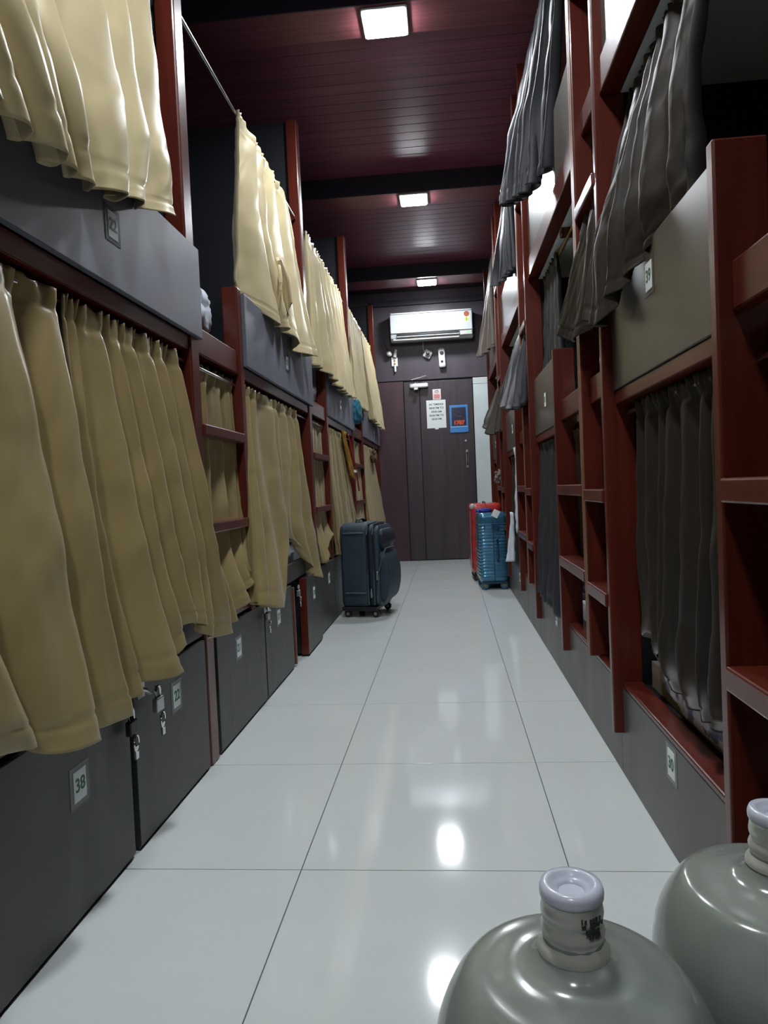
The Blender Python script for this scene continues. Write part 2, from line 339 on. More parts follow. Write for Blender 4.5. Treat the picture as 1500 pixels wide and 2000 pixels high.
# ================================================================== BUNK BEDS
def sticker(parent, side, y, z, num, w=.048, h=.062, xf=None, tape=True, tm=TAPE):
    xo = xf
    d = 1 if side < 0 else -1      # outward direction toward the aisle
    s = boxo('number_sticker', min(xo, xo+d*.0016), max(xo, xo+d*.0016), y-w/2, y+w/2, z-h/2, z+h/2, PAPER, parent, bevel=0)
    if tape:
        tw = w*1.55; th = h*1.35
        boxo('clear_tape', min(xo, xo+d*.0007), max(xo, xo+d*.0007), y-tw/2, y+tw/2, z-th/2, z+th/2, tm, parent, bevel=0)
    pl = world_loc(s)
    rot = (pi/2, 0, pi/2) if side < 0 else (pi/2, 0, -pi/2)
    textmesh('digits', num, h*.62, GREENINK, s, (xo+d*.0019, y, z), rot, bold=.0006)
    return s
XL = -.765
def left_bunk(y0, y1, ys, num, label, far_only=False):
    e = empty('bunk_bed', (XL-.04, y1-.04, 0), label, 'bunk bed', 'left row of bunk beds')
    boxo('post', XL-.062, XL, y1-.075, y1, 0, 2.94, WOOD, e, bevel=.006)
    boxo('end_board', XWL, XL-.062, y1-.055, y1-.025, 0, 2.94, DARK, e)
    if ys:
        boxo('ladder_stile', XL-.062, XL, ys-.055, ys, .40, 1.635, WOOD, e, bevel=.006)
        for z in (1.04, .722): boxo('ladder_rung', XL-.06, XL+.006, y0+.001, ys-.055, z, z+.036, WOODY, e, bevel=.005)
        boxo('opening_rail', XL-.04, XL-.008, y0+.001, ys-.055, 1.30, 1.388, WOODY, e, bevel=.004)
        boxo('lower_opening_rail', XL-.03, XL-.008, y0+.001, ys-.002, .412, .50, WOODY, e, bevel=.004)
    ps = ys if ys else y0
    gp = boxo('guard_panel', XL-.004, XL+.012, ps+.002, y1+.004, 1.340, 1.622, LAML, e, bevel=.002)
    boxo('panel_ledge', XL-.06, XL-.006, ps+.002, y1-.08, 1.292, 1.339, WOODY, e, bevel=.003)
    boxo('lower_rail', XL-.032, XL-.008, ps+.002, y1-.078, .412, .50, LAMLOCK, e, bevel=.003)
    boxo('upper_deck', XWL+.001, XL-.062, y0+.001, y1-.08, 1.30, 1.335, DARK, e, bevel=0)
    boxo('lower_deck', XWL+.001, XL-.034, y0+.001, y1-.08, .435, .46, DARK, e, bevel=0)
    rod = tubeo('curtain_rod', [(XL-.03, y0+.0, 2.385), (XL-.03, y1-.075, 2.385)], .0075, CHROME, e, 10)
    tubeo('curtain_rod', [(XL-.028, y0+.0, 1.262), (XL-.028, y1-.075, 1.262)], .0065, CHROME, e, 10)
    if num: sticker(e, -1, num[1], num[2], num[0], xf=XL+.0122)
    return e
left_bunk(.30, 2.205, None, ('22', 1.615, 1.482), 'nearest left bunk bed, its slate guard panel numbered 22')
left_bunk(2.205, 4.075, 2.71, ('21', 3.42, 1.475), 'second bunk bed on the left, behind the first red ladder')
left_bunk(4.075, 5.93, 4.64, ('20', 5.15, 1.475), 'third bunk bed on the left, above the dark soft suitcase')
left_bunk(5.93, 8.17, 6.60, ('19', 7.55, 1.475), 'last bunk bed on the left, next to the end wall')
left_bunk(-2.3, .30, None, None, 'bunk bed on the left behind the camera, out of view')
# mattresses on the left
def mattress(name, x0, x1, y0, y1, z0, z1, m, label, group):
    bm = bmesh.new(); bbox(bm, x0, x1, y0, y1, z0, z1)
    bmesh.ops.subdivide_edges(bm, edges=bm.edges, cuts=6, use_grid_fill=True)
    for v in bm.verts:
        v.co.z += .006*noise.noise(v.co*7) if v.co.z > (z0+z1)/2 else 0
    o = finish(bm, name, m, None, smooth=True, angle=60, bevel=0); return tag(o, label, 'mattress', group)
for i, (a, b, t) in enumerate([(.33, 2.11, 'nearest left bay'), (2.24, 3.98, 'second left bay'), (4.11, 5.84, 'third left bay'), (5.97, 8.08, 'last left bay')]):
    mattress('mattress', XWL+.02, XL-.05, a, b, .46, .545, SHEET, 'white mattress on the lower bunk of the '+t, 'left lower mattresses')
    mattress('mattress', XWL+.02, XL-.066, a, b, 1.336, 1.40, MATT, 'khaki mattress on the upper bunk of the '+t, 'left upper mattresses')
def crumple(name, c, s, m, label, cat, seed=0, amp=.15, fr=2.2, rot=0, stripes=0):
    bm = bmesh.new(); bmesh.ops.create_icosphere(bm, subdivisions=5, radius=1)
    for v in bm.verts:
        d = v.co.normalized()
        q = Vector((abs(d.x)**.7*math.copysign(1, d.x), abs(d.y)**.7*math.copysign(1, d.y), abs(d.z)**.75*math.copysign(1, d.z)))
        n = noise.noise(q*fr+Vector((seed*7.1, seed*3.3, 0)))*amp + noise.noise(q*fr*3+Vector((seed, 0, 5)))*amp*.35
        if stripes: n += .05*sin(q.y*stripes + q.x*5 + 3*noise.noise(q*1.5))
        q = q*(1+n); v.co = Vector((q.x*s[0], q.y*s[1], max(q.z, -.85)*s[2]))
    o = finish(bm, name, m, None, smooth=True, angle=180); o.location = c; o.rotation_euler = (0, 0, rot)
    return tag(o, label, cat)
crumple('folded_blanket', (-.99, 2.44, 1.495), (.17, .19, .11), SHEET, 'crumpled pale blue blanket on the upper bunk beside the first ladder', 'blanket', 1, amp=.12, stripes=14)
crumple('pillow', (-.92, 4.42, 1.47), (.11, .20, .085), SHEET, 'white pillow on the upper bunk behind the second left ladder', 'pillow', 2)
crumple('folded_sheet', (-.838, 3.42, .565), (.045, .26, .035), SHEET, 'white folded sheet peeping under the lifted gold curtain of the second bay', 'sheet', 3, stripes=20)
crumple('patterned_blanket', (-.90, .98, .56), (.11, .30, .06), PSHEET, 'blue and white patterned blanket below the nearest gold curtain', 'blanket', 4)

# lockers, left
def locker(y0, y1, num, label, z1=.402, proud=0, sty=None, edge=False, latch=None, tw=.048):
    e = empty('storage_locker', (XL-.2, (y0+y1)/2, 0), label, 'locker', 'lockers under the left bunks')
    boxo('carcass', XWL+.05, XL-.02, y0+.004, y1-.004, .012, z1-.004, DARK, e, bevel=0)
    boxo('locker_door', XL-.018, XL+proud, y0+.003, y1-.003, .010, z1, LAMLOCK, e, bevel=.0015)
    if edge: o = boxo('door_edging', XL-.016, XL+proud+.001, y0-.008, y0+.002, .010, z1, WOOD, e, bevel=.001); o['label'] = 'red edge strip'
    boxo('plinth', XL-.015, XL-.006, y0+.004, y1-.004, 0, .010, BLACKP, e, bevel=0)
    if num: sticker(e, -1, sty or (y0+y1)/2, .300 if not num == '38' else .272, num, w=tw, h=.062, xf=XL+proud, tm=TAPE2)
    if latch:
        bm = bmesh.new(); X = XL+proud; Y = latch
        tube(bm, [(X+.004, Y-.02, .385), (X+.012, Y-.005, .378), (X+.016, Y+.015, .365)], .006, 8)
        bbox(bm, X, X+.004, Y-.03, Y+.01, .36, .40)
        for v in bm.verts: v.co -= world_loc(e)
        finish(bm, 'hasp', STEEL, e, bevel=0)
    return e
locker(-.50, .545, None, 'locker beside the camera at the lower left edge')
locker(.55, 1.588, '38', 'nearest grey locker door in view, numbered 38 in green', sty=1.355)
locker(1.612, 2.118, '22', 'grey locker door numbered 22 with a padlock at its corner', latch=1.66, sty=1.875)
locker(2.225, 2.822, '21', 'grey locker door numbered 21 just past the first red post', sty=2.46)
locker(2.830, 3.335, '37', 'grey locker door below the wide gold curtain of the second bay', sty=3.06, latch=2.84, tw=.05)
e = locker(3.585, 3.985, '20', 'locker door standing ajar with a red edge beyond a dark gap', proud=.022, edge=True, sty=3.78)
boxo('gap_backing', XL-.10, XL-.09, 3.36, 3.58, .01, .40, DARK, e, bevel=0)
boxo('door_edging', XL-.02, XL+.002, 3.375, 3.392, .01, .385, WOODEDGE, e, bevel=.001)
locker(4.085, 4.60, '19', 'dark locker door just left of the dark soft suitcase', sty=4.40)
locker(4.61, 5.20, None, 'dark locker door hidden behind the dark soft suitcase')
locker(5.21, 5.84, None, 'dark locker door beyond the dark soft suitcase')
locker(5.94, 7.0, None, 'second last locker door of the left row')
locker(7.01, 8.08, None, 'last locker door of the left row by the end wall')
# red packers between lockers
# padlocks
def padlock(loc, label, rz=0, s=1, body=STEEL):
    e = empty('padlock', loc, label, 'padlock', None, rz)
    bm = bmesh.new(); bbox(bm, -.006*s, .006*s, -.016*s, .016*s, -.028*s, 0); finish(bm, 'lock_body', body, e, bevel=.003)
    bm = bmesh.new(); tube(bm, [(0, -.010*s, 0), (0, -.010*s, .014*s), (0, -.005*s, .022*s), (0, .005*s, .022*s), (0, .010*s, .014*s), (0, .010*s, 0)], .0028*s, 8)
    finish(bm, 'shackle', CHROME, e, smooth=True)
    bm = bmesh.new(); tube(bm, [(.006*s+.002, .010*cos(a*pi/8)*s, -.045*s+.016*sin(a*pi/8)*s) for a in range(16)], .0022*s, 6, closed=True)
    bbox(bm, .005*s, .009*s, -.006*s, .006*s, -.075*s, -.05*s)
    finish(bm, 'key_ring', CHROME, e)
padlock((XL+.030, 1.685, .352), 'steel padlock with a key ring on the locker numbered 22', s=1.25)
padlock((XL+.018, 1.56, .335), 'black padlock on the corner of the locker numbered 38', s=1.2, body=BLACKP)
padlock((XL+.020, 2.80, .365), 'small padlock hanging at the top corner of the locker past the ladder', s=1.1)
padlock((XL+.020, 3.40, .37), 'small padlock at the gap beside the locker door standing ajar', s=1.1)

# ------------------------------------------------------------------ right row
XR = .468; XF = .440
def rpost(e, nm, y, z0, z1, m=WOOD, x0=XF, x1=.525, th=.03): return boxo(nm, x0, x1, y, y+th, z0, z1, m, e, bevel=.004)
def right_bunk(y0, y1, yd, ys, num, bnum, label, near=False):
    """y0 previous post far face, y1 this post near face, yd double post, ys stile"""
    e = empty('bunk_bed', (XR+.1, y1, 0), label, 'bunk bed', 'right row of bunk beds')
    rpost(e, 'post', y1, .125, 3.0)
    boxo('end_board', .525, XWR, y1+.005, y1+.025, 0, 2.86, DARK, e)
    boxo('base_board', XR, XR+.018, y0+.0, y1+.03, 0, .256, LAMBASE, e, bevel=.002)
    boxo('base_ledge', XR-.002, XR+.055, y0+.002, y1-.001, .257, .272, WOODY, e, bevel=.004)
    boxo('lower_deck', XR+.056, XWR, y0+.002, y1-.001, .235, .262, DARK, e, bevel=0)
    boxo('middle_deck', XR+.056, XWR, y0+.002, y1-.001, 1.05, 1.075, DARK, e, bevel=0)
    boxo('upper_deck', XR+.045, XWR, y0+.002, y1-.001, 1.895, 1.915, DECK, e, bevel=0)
    boxo('deck_beam', XR+.045, XWR, (y0+y1)/2+.12, (y0+y1)/2+.17, 1.865, 1.895, WOODY, e, bevel=.003)
    if yd:
        for q in (0, .026):
            rpost(e, 'ladder_post', yd+q, .272, 3.0, WOOD, x1=.50, th=.024)
            boxo('post_edging', XF-.002, XF, yd+q+.001, yd+q+.023, .272, 3.0, WOODEDGE, e, bevel=0)
        for zl, zr in ((.775, .790), (.478, .505)):
            boxo('ladder_rung', XF-.006, .53, y0+.001, yd-.001, zl, zl+.038, WOODY, e, bevel=.004)
            boxo('ladder_rung', XF-.004, .53, yd+.052, ys-.001, zr, zr+.038, WOODY, e, bevel=.004)
        for z in (1.665, 2.36): boxo('ladder_rung', XF-.006, .50, y0+.001, yd-.001, z, z+.036, WOODY, e, bevel=.004)
        boxo('opening_rail', XR-.004, XR+.024, y0+.001, yd-.001, 1.085, 1.165, WOODY, e, bevel=.004)
        boxo('opening_rail', XR-.004, XR+.024, yd+.052, ys-.001, 1.085, 1.165, WOODY, e, bevel=.004)
        boxo('opening_rail', XR-.004, XR+.024, y0+.001, yd-.001, 1.93, 2.00, WOODY, e, bevel=.004)
        up = yd+.052
    else: up = y0+.6
    if ys is not None: rpost(e, 'ladder_stile', ys, .155, 1.375, WOOD); ps = ys+.031
    gp = boxo('guard_panel', XR, XR+.018, ps, y1-.001, 1.085, 1.372, LAMR, e, bevel=.002)
    boxo('panel_ledge', XR+.004, XR+.055, ps, y1-.001, 1.048, 1.084, WOODY, e, bevel=.003)
    boxo('upper_guard_panel', XR, XR+.018, up+.016, y1-.001, 1.985, 2.285, LAMR, e, bevel=.002)
    boxo('panel_end_strip', XR-.018, XR+.022, up, up+.015, 1.985, 2.31, DARK, e, bevel=.002)
    boxo('upper_rail', XR-.012, XR+.044, up, y1-.001, 1.893, 1.984, WOODY, e, bevel=.003)
    tubeo('curtain_rod', [(XR+.03, y0, 2.90), (XR+.03, y1, 2.90)], .0075, CHROME, e, 10)
    tubeo('curtain_rod', [(XR+.075, y0, 1.862), (XR+.075, y1, 1.862)], .0065, BRASS, e, 10)
    tubeo('curtain_rod', [(XR+.04, y0, 1.025), (XR+.04, y1, 1.025)], .0065, CHROME, e, 10)
    if num: sticker(e, 1, num[1], num[2], num[0], xf=XR, tm=LAMR)
    if bnum: sticker(e, 1, bnum[1], bnum[2], bnum[0], xf=XR, tm=TAPE2)
    return e
right_bunk(.30, 2.03, None, 1.19, ('39', 1.655, 1.292), ('30', 1.60, .206), 'nearest right bunk bed, its brown guard panel numbered 39')
right_bunk(2.06, 3.78, 2.335, 2.915, ('31', 3.37, 1.225), ('32', 3.26, .225), 'second bunk bed on the right, behind the pair of short ladders')
right_bunk(3.81, 5.56, 4.07, 4.575, ('41', 5.05, 1.225), ('34', 4.9, .2), 'third bunk bed on the right, before the blue suitcase')
right_bunk(5.59, 7.22, 5.86, 6.33, ('42', 6.8, 1.225), None, 'last bunk bed on the right, behind the red suitcase')
right_bunk(-2.3, .27, None, -.5, None, None, 'bunk bed on the right behind the camera, out of view')
# near rungs of the ladder at the right edge
e = [o for o in bpy.data.objects if o.get('label', '').startswith('nearest right')][0]
for z in (.795, .490): boxo('ladder_rung', XF-.004, .56, .62, 1.189, z, z+.040, WOODY, e, bevel=.004)
boxo('opening_rail', XR-.004, XR+.024, .62, 1.189, 1.10, 1.18, WOODY, e, bevel=.004)
rpost(e, 'ladder_stile', .59, .155, 1.375)
for i, (a, b, t) in enumerate([(.33, 2.01, 'nearest right bay'), (2.08, 3.76, 'second right bay'), (3.83, 5.54, 'third right bay'), (5.61, 7.2, 'last right bay')]):
    mattress('mattress', XR+.075, XWR-.02, a, b, .263, .335, MATT if i == 0 else SHEET, ('khaki' if i == 0 else 'white')+' mattress on the lower bunk of the '+t, 'right lower mattresses')
    mattress('mattress', XR+.06, XWR-.02, a, b, 1.076, 1.135, MATT, 'khaki mattress on the middle bunk of the '+t, 'right middle mattresses')
    mattress('mattress', XR+.05, XWR-.02, a, b, 1.916, 1.98, MATT, 'khaki mattress on the top bunk of the '+t, 'right top mattresses')
crumple('printed_sheet', (.549, 1.60, .322), (.022, .30, .052), PSHEET, 'white sheet with blue print below the big black curtain on the right', 'sheet', 5, stripes=14)
crumple('printed_sheet', (.550, 1.14, .35), (.020, .10, .07), PSHEET, 'white printed sheet corner beside the nearest right ladder post', 'sheet', 15, stripes=9)
crumple('gold_print_cloth', (.66, 2.02-.10, .50), (.07, .05, .09), OLIVE, 'olive cloth with gold print between the tall red post and black curtain', 'cloth', 6)
crumple('pillow', (.585, 2.48, .40), (.06, .20, .10), MATT, 'beige pillow in the lower bunk under the paired ladder rungs', 'pillow', 7)
crumple('pillow', (.60, 2.72, 1.21), (.07, .16, .08), SHEET, 'white pillow on the middle bunk above the paired ladder rungs', 'pillow', 8)
crumple('pillow', (.60, 2.24, 2.10), (.06, .09, .12), SHEET, 'white pillow on the top bunk beside the tallest red post', 'pillow', 9)
crumple('pillow', (.60, 4.36, 1.20), (.08, .14, .075), SHEET, 'white pillow on the middle bunk of the third right bay', 'pillow', 10)
crumple('pillow', (.60, 6.12, 1.20), (.08, .12, .08), SHEET, 'white pillow on the middle bunk of the last right bay', 'pillow', 11)
crumple('pillow', (.565, 4.35, .37), (.055, .14, .07), SHEET, 'white pillow at the lower bunk edge near the blue suitcase', 'pillow', 12)
crumple('pillow', (.55, 3.25, .34), (.04, .15, .03), SHEET, 'thin white sheet fold on the base ledge under a black curtain', 'sheet', 13)
crumple('knotted_cloth', (.43, 5.98, .90), (.035, .06, .055), TAUPEC, 'pale knotted cloth hanging from a right ladder above the suitcases', 'cloth', 14, amp=.5)

# ================================================================== CURTAINS
def poly(pts, t):
    n = len(pts)-1
    if n == 0: return Vector(pts[0])
    s = min(max(t, 0), .99999)*n; i = int(s); a = s-i
    P = lambda k: Vector(pts[min(max(k, 0), n)])
    p0, p1, p2, p3 = P(i-1), P(i), P(i+1), P(i+2)
    return .5*((2*p1)+(p2-p0)*a+(2*p0-5*p1+4*p2-p3)*a*a+(3*p1-p0-3*p2+p3)*a**3)
def curtain(label, m, rows, side, nf, at=.012, ab=.035, seed=0, group=None, ppf=18, nv=84, name='curtain', ruffle=.010, roundy=.55, sharp=1.0, hemz=0.0, stitch=True, warp=.05):
    """rows: [(v, [ctrl points along the width])...], side +1 folds pushed toward +x"""
    bm = bmesh.new(); ppf = int(ppf*1.5); nu = int(nf*ppf)+1; rnd = random.Random(seed)
    N_ = max(1, int(round(nf)))
    fa = [rnd.uniform(.45, 1.35) for _ in range(N_+3)]; fb = [rnd.uniform(.7, 1.2) for _ in range(N_+3)]; ph = rnd.uniform(0, 6)
    wd = [rnd.uniform(.5, 1.7) for _ in range(N_)]; tot = sum(wd); cum = [0]
    for q_ in wd: cum.append(cum[-1]+q_/tot)
    def fold(uq):
        uq = min(max(uq, 0), .99999); k = 0
        while k < N_-1 and uq >= cum[k+1]: k += 1
        a = (uq-cum[k])/(cum[k+1]-cum[k]); return k, a
    gam = .55 if rows[0][1][-1][1] > rows[0][1][0][1] else 1.8
    grid = []
    o0 = Vector(rows[0][1][0])
    def P(u, v):
        # smooth interpolation between rows
        if len(rows) == 2: t = (v-rows[0][0])/(rows[1][0]-rows[0][0]); return poly(rows[0][1], u).lerp(poly(rows[1][1], u), t)
        return poly([tuple(poly(rw[1], u)) for rw in rows], vmap(v))
    vs = [rw[0] for rw in rows]
    def vmap(v):
        for i in range(len(vs)-1):
            if v <= vs[i+1]: return (i+(v-vs[i])/(vs[i+1]-vs[i]))/(len(vs)-1)
        return 1
    for j in range(nv+1):
        v = j/nv; row = []
        for i in range(nu):
            u_ = i/(nu-1); p = P(u_, v)
            uu = u_ + .010*sin(3.5*v+ph)*v*sin(pi*u_)
            k, a_ = fold(uu); sm = a_*a_*(3-2*a_); phs = 2*pi*(k+a_**gam)
            A = (at*(fb[k]*(1-sm)+fb[k+1]*sm)*(1-v) + ab*(fa[k]*(1-sm)+fa[k+1]*sm)*v)
            d = A*(.62*cos(phs) + .38*(1-2*abs(sin(phs/2)))) + A*.18*sin(2*phs+ph+1.5*v)
            dy = A*roundy*sin(phs)
            hd = max(0, 1-v/.10)
            d = d*(1-.85*hd) + .008*hd + ruffle*hd*(.6*sin(phs*2.9+ph)+.4*sin(phs*4.3)) - .004*math.exp(-((v-.055)/.012)**2) + .0035*max(0, 1-v/.25)*(1-hd)*sin(phs*3+ph)
            wr = .009*v*noise.noise(Vector((u_*5+seed, v*6, seed*1.7))) + .0035*noise.noise(Vector((u_*11+v*6, v*5-u_*3, seed)))*min(1, v*4) + .0016*noise.noise(Vector((u_*30+v*10, v*14, seed+3)))*min(1, v*4)
            d += wr*(1.2)
            if stitch and abs(v-.925) < .5/nv: d -= .003
            p = p + Vector((side*d, dy, hemz*v*sin(phs+1)*(1 if v > .97 else 0)))
            p.z += (.014 + .004*sin(phs*2.9))*max(0, 1-v/.05)
            row.append(bm.verts.new(p-o0))
        grid.append(row)
    for j in range(nv):
        for i in range(nu-1): bm.faces.new((grid[j][i], grid[j][i+1], grid[j+1][i+1], grid[j+1][i]))
    o = finish(bm, name, m, None, smooth=True, angle=180); o.location = o0
    s = o.modifiers.new('thickness', 'SOLIDIFY'); s.thickness = .0022; s.offset = 0
    return tag(o, label, 'curtain', group)
GL = 'gold curtains on the left lower bunks'; GU = 'brightly lit gold curtains on the left upper bunks'
# lower left
curtain('nearest gold satin curtain at the left edge, over the locker numbered 38', GOLD_SHADED,
  [(0, [(-.79, .72, 1.262), (-.79, 1.0, 1.262), (-.79, 1.385, 1.262)]), (.35, [(-.765, .72, .98), (-.76, 1.05, .98), (-.755, 1.385, .98)]),
   (.7, [(-.72, .70, .70), (-.715, 1.05, .69), (-.72, 1.375, .68)]), (1, [(-.70, .66, .50), (-.70, 1.02, .462), (-.685, 1.19, .405), (-.70, 1.415, .392)])], 1, 4, .014, .030, seed=3, group=None, ppf=18)
curtain('wide gold satin curtain left of the first red ladder, tail over the locker numbered 22', GOLD_SHADED,
  [(0, [(-.792, 1.425, 1.262), (-.792, 1.70, 1.262), (-.792, 2.035, 1.262)]), (.3, [(-.78, 1.42, 1.0), (-.765, 1.75, 1.0), (-.765, 2.09, 1.0)]),
   (.7, [(-.76, 1.43, .70), (-.735, 1.78, .70), (-.735, 2.13, .68)]), (1, [(-.735, 1.44, .40), (-.705, 1.56, .420), (-.70, 1.69, .418), (-.715, 1.83, .50), (-.725, 1.93, .49), (-.722, 2.05, .42), (-.73, 2.22, .400)])], 1, 7, .013, .026, seed=11, ppf=18)
curtain('gold satin curtain seen between the rungs of the first left ladder', GOLD_SHADED,
  [(0, [(-.805, 2.225, 1.262), (-.805, 2.63, 1.262)]), (.55, [(-.81, 2.21, .80), (-.81, 2.66, .80)]), (.8, [(-.80, 2.22, .62), (-.78, 2.60, .60)]), (1, [(-.755, 2.22, .40), (-.745, 2.36, .42), (-.745, 2.52, .47), (-.77, 2.62, .54)])], 1, 5, .010, .020, seed=5, ppf=16)
curtain('broad gold satin curtain of the second bay, lifted to show a white sheet', GOLD_SHADED,
  [(0, [(-.79, 2.74, 1.262), (-.79, 3.25, 1.262), (-.79, 3.72, 1.262)]), (.35, [(-.78, 2.70, 1.0), (-.78, 3.25, 1.0), (-.775, 3.76, 1.0)]),
   (.75, [(-.75, 2.62, .66), (-.745, 3.10, .68), (-.78, 3.35, .68), (-.75, 3.84, .64)]), (1, [(-.735, 2.58, .44), (-.71, 2.72, .40), (-.71, 3.02, .372), (-.755, 3.14, .56), (-.785, 3.42, .63), (-.755, 3.58, .54), (-.745, 3.72, .42), (-.725, 3.92, .362)])], 1, 7, .012, .026, seed=8, ppf=16)
curtain('narrow gold curtain behind the second left ladder', GOLD_SHADED,
  [(0, [(-.805, 4.11, 1.262), (-.805, 4.55, 1.262)]), (.7, [(-.80, 4.10, .70), (-.80, 4.55, .70)]), (1, [(-.76, 4.14, .42), (-.75, 4.32, .43), (-.76, 4.55, .56)])], 1, 4, .010, .018, seed=21, ppf=12, nv=36)
curtain('gold curtain hanging behind the dark soft suitcase', GOLD_SHADED,
  [(0, [(-.79, 4.68, 1.262), (-.79, 5.28, 1.262)]), (.5, [(-.77, 4.66, .85), (-.76, 5.45, .85)]), (1, [(-.735, 4.62, .42), (-.72, 5.10, .40), (-.73, 5.72, .40)])], 1, 6, .012, .022, seed=9, ppf=12, nv=40)
curtain('narrow gold curtain behind the third left ladder', GOLD_SHADED,
  [(0, [(-.805, 5.97, 1.262), (-.805, 6.45, 1.262)]), (1, [(-.79, 5.97, .44), (-.78, 6.45, .52)])], 1, 4, .010, .018, seed=23, ppf=10, nv=30)
curtain('last gold curtain at the far end of the left row', GOLD_SHADED,
  [(0, [(-.79, 6.65, 1.262), (-.79, 7.5, 1.262)]), (.5, [(-.77, 6.60, .85), (-.74, 7.65, .85)]), (1, [(-.73, 6.5, .42), (-.70, 7.8, .42)])], 1, 7, .010, .02, seed=10, ppf=10, nv=36)
# upper left
curtain('big brightly lit gold curtain at the top left corner, hanging over the panel numbered 22', GOLD_LIT,
  [(0, [(-.79, .80, 2.385), (-.79, 1.35, 2.385), (-.79, 1.95, 2.385)]), (.55, [(-.77, .82, 1.93), (-.755, 1.35, 1.93), (-.765, 1.93, 1.93)]), (.8, [(-.725, .86, 1.70), (-.715, 1.35, 1.70), (-.74, 1.90, 1.72)]),
   (1, [(-.71, .92, 1.475), (-.71, 1.20, 1.485), (-.718, 1.42, 1.49), (-.72, 1.60, 1.535), (-.722, 1.88, 1.60)])], 1, 8, .018, .030, seed=14, ppf=20, roundy=.8)
ub = curtain('brightly lit gold curtain with a twisted tie slot above the second left panel', GOLD_LIT,
  [(0, [(-.79, 2.86, 2.385), (-.79, 3.30, 2.385), (-.79, 3.68, 2.385)]), (.6, [(-.79, 2.76, 1.95), (-.765, 3.28, 1.95), (-.76, 3.80, 1.95)]),
   (1, [(-.795, 2.70, 1.64), (-.745, 3.12, 1.60), (-.71, 3.36, 1.60), (-.715, 3.55, 1.55), (-.71, 3.88, 1.585)])], 1, 5, .016, .030, seed=17, ppf=18)
# twisted tie on that curtain
bm = bmesh.new(); c0 = Vector((-.722, 3.22, 1.79)); pts = []
for i in range(24):
    a = 2*pi*i/24; pts.append((c0.x+.012*cos(a*2), c0.y+.045*cos(a)+.05*sin(a)*.3, c0.z+.13*sin(a)))
tube(bm, [Vector(p)-ub.location for p in pts], .009, 8, closed=True, flat=.7)
tube(bm, [Vector((-.715, 3.20, 1.90))-ub.location, Vector((-.70, 3.24, 1.82))-ub.location, Vector((-.70, 3.26, 1.72))-ub.location, Vector((-.705, 3.24, 1.66))-ub.location], [.010, .020, .022, .012], 10)
o = finish(bm, 'curtain_tie', GOLD_LIT, ub, smooth=True)
curtain('brightly lit gold curtain of the third left bay with a ragged stepped hem', GOLD_LIT,
  [(0, [(-.79, 4.22, 2.385), (-.79, 4.80, 2.385), (-.79, 5.55, 2.385)]), (.6, [(-.78, 4.22, 1.95), (-.75, 4.9, 1.95), (-.755, 5.58, 1.95)]),
   (1, [(-.785, 4.20, 1.60), (-.745, 4.52, 1.60), (-.70, 4.75, 1.535), (-.71, 5.1, 1.54), (-.71, 5.62, 1.57)])], 1, 9, .014, .030, seed=18, ppf=14, nv=44)
curtain('brightly lit gold curtain beyond it, hanging straight over the last left stile', GOLD_LIT,
  [(0, [(-.79, 6.02, 2.385), (-.79, 6.9, 2.385)]), (1, [(-.745, 6.0, 1.56), (-.73, 6.72, 1.58)])], 1, 8, .012, .022, seed=19, ppf=12, nv=40)
curtain('last brightly lit gold curtain beside the end wall on the left', GOLD_LIT,
  [(0, [(-.79, 6.95, 2.385), (-.79, 7.75, 2.385)]), (.5, [(-.76, 6.95, 1.98), (-.74, 7.85, 1.98)]), (1, [(-.72, 7.0, 1.54), (-.70, 7.9, 1.50)])], 1, 6, .012, .024, seed=20, ppf=12, nv=40)
# right: middle level
curtain('large black satin curtain hanging over the brown panel numbered 39', BLACKC,
  [(0, [(.545, 1.985, 1.862), (.54, 1.72, 1.862), (.535, 1.40, 1.862)]), (.45, [(.485, 2.0, 1.63), (.475, 1.75, 1.63), (.50, 1.42, 1.63)]), (.72, [(.435, 2.02, 1.47), (.44, 1.76, 1.46), (.505, 1.43, 1.47)]),
   (1, [(.40, 2.03, 1.285), (.41, 1.90, 1.24), (.425, 1.79, 1.29), (.49, 1.60, 1.36), (.51, 1.44, 1.36)])], -1, 7, .016, .022, seed=31, ppf=20)
curtain('black curtain flap emerging behind the tallest right post', BLACKC,
  [(0, [(.52, 2.32, 1.862), (.52, 2.08, 1.862)]), (.5, [(.455, 2.30, 1.60), (.46, 2.10, 1.60)]), (1, [(.392, 2.40, 1.325), (.41, 2.26, 1.27), (.44, 2.10, 1.30)])], -1, 2.5, .012, .020, seed=32, ppf=20)
curtain('charcoal curtain inside the second right bay, left of the short stile', GREYC,
  [(0, [(.54, 3.70, 1.862), (.54, 3.30, 1.862)]), (1, [(.53, 3.74, 1.25), (.53, 3.25, 1.20)])], -1, 4, .010, .022, seed=33, ppf=14, nv=40)
curtain('charcoal curtain gathered past the second tall right post, hem in the aisle', GREYC,
  [(0, [(.53, 4.55, 1.862), (.53, 3.90, 1.862)]), (.5, [(.43, 4.35, 1.60), (.47, 3.92, 1.60)]), (1, [(.335, 4.15, 1.30), (.37, 4.0, 1.25), (.435, 3.92, 1.27)])], -1, 5, .012, .026, seed=34, ppf=16, nv=44)
curtain('small charcoal curtain corner beside the end wall on the right', BLACKC,
  [(0, [(.53, 6.1, 1.862), (.53, 5.68, 1.862)]), (.5, [(.44, 6.0, 1.60), (.47, 5.68, 1.60)]), (1, [(.315, 5.9, 1.32), (.36, 5.75, 1.24), (.45, 5.66, 1.26)])], -1, 3, .012, .022, seed=35, ppf=14, nv=36)
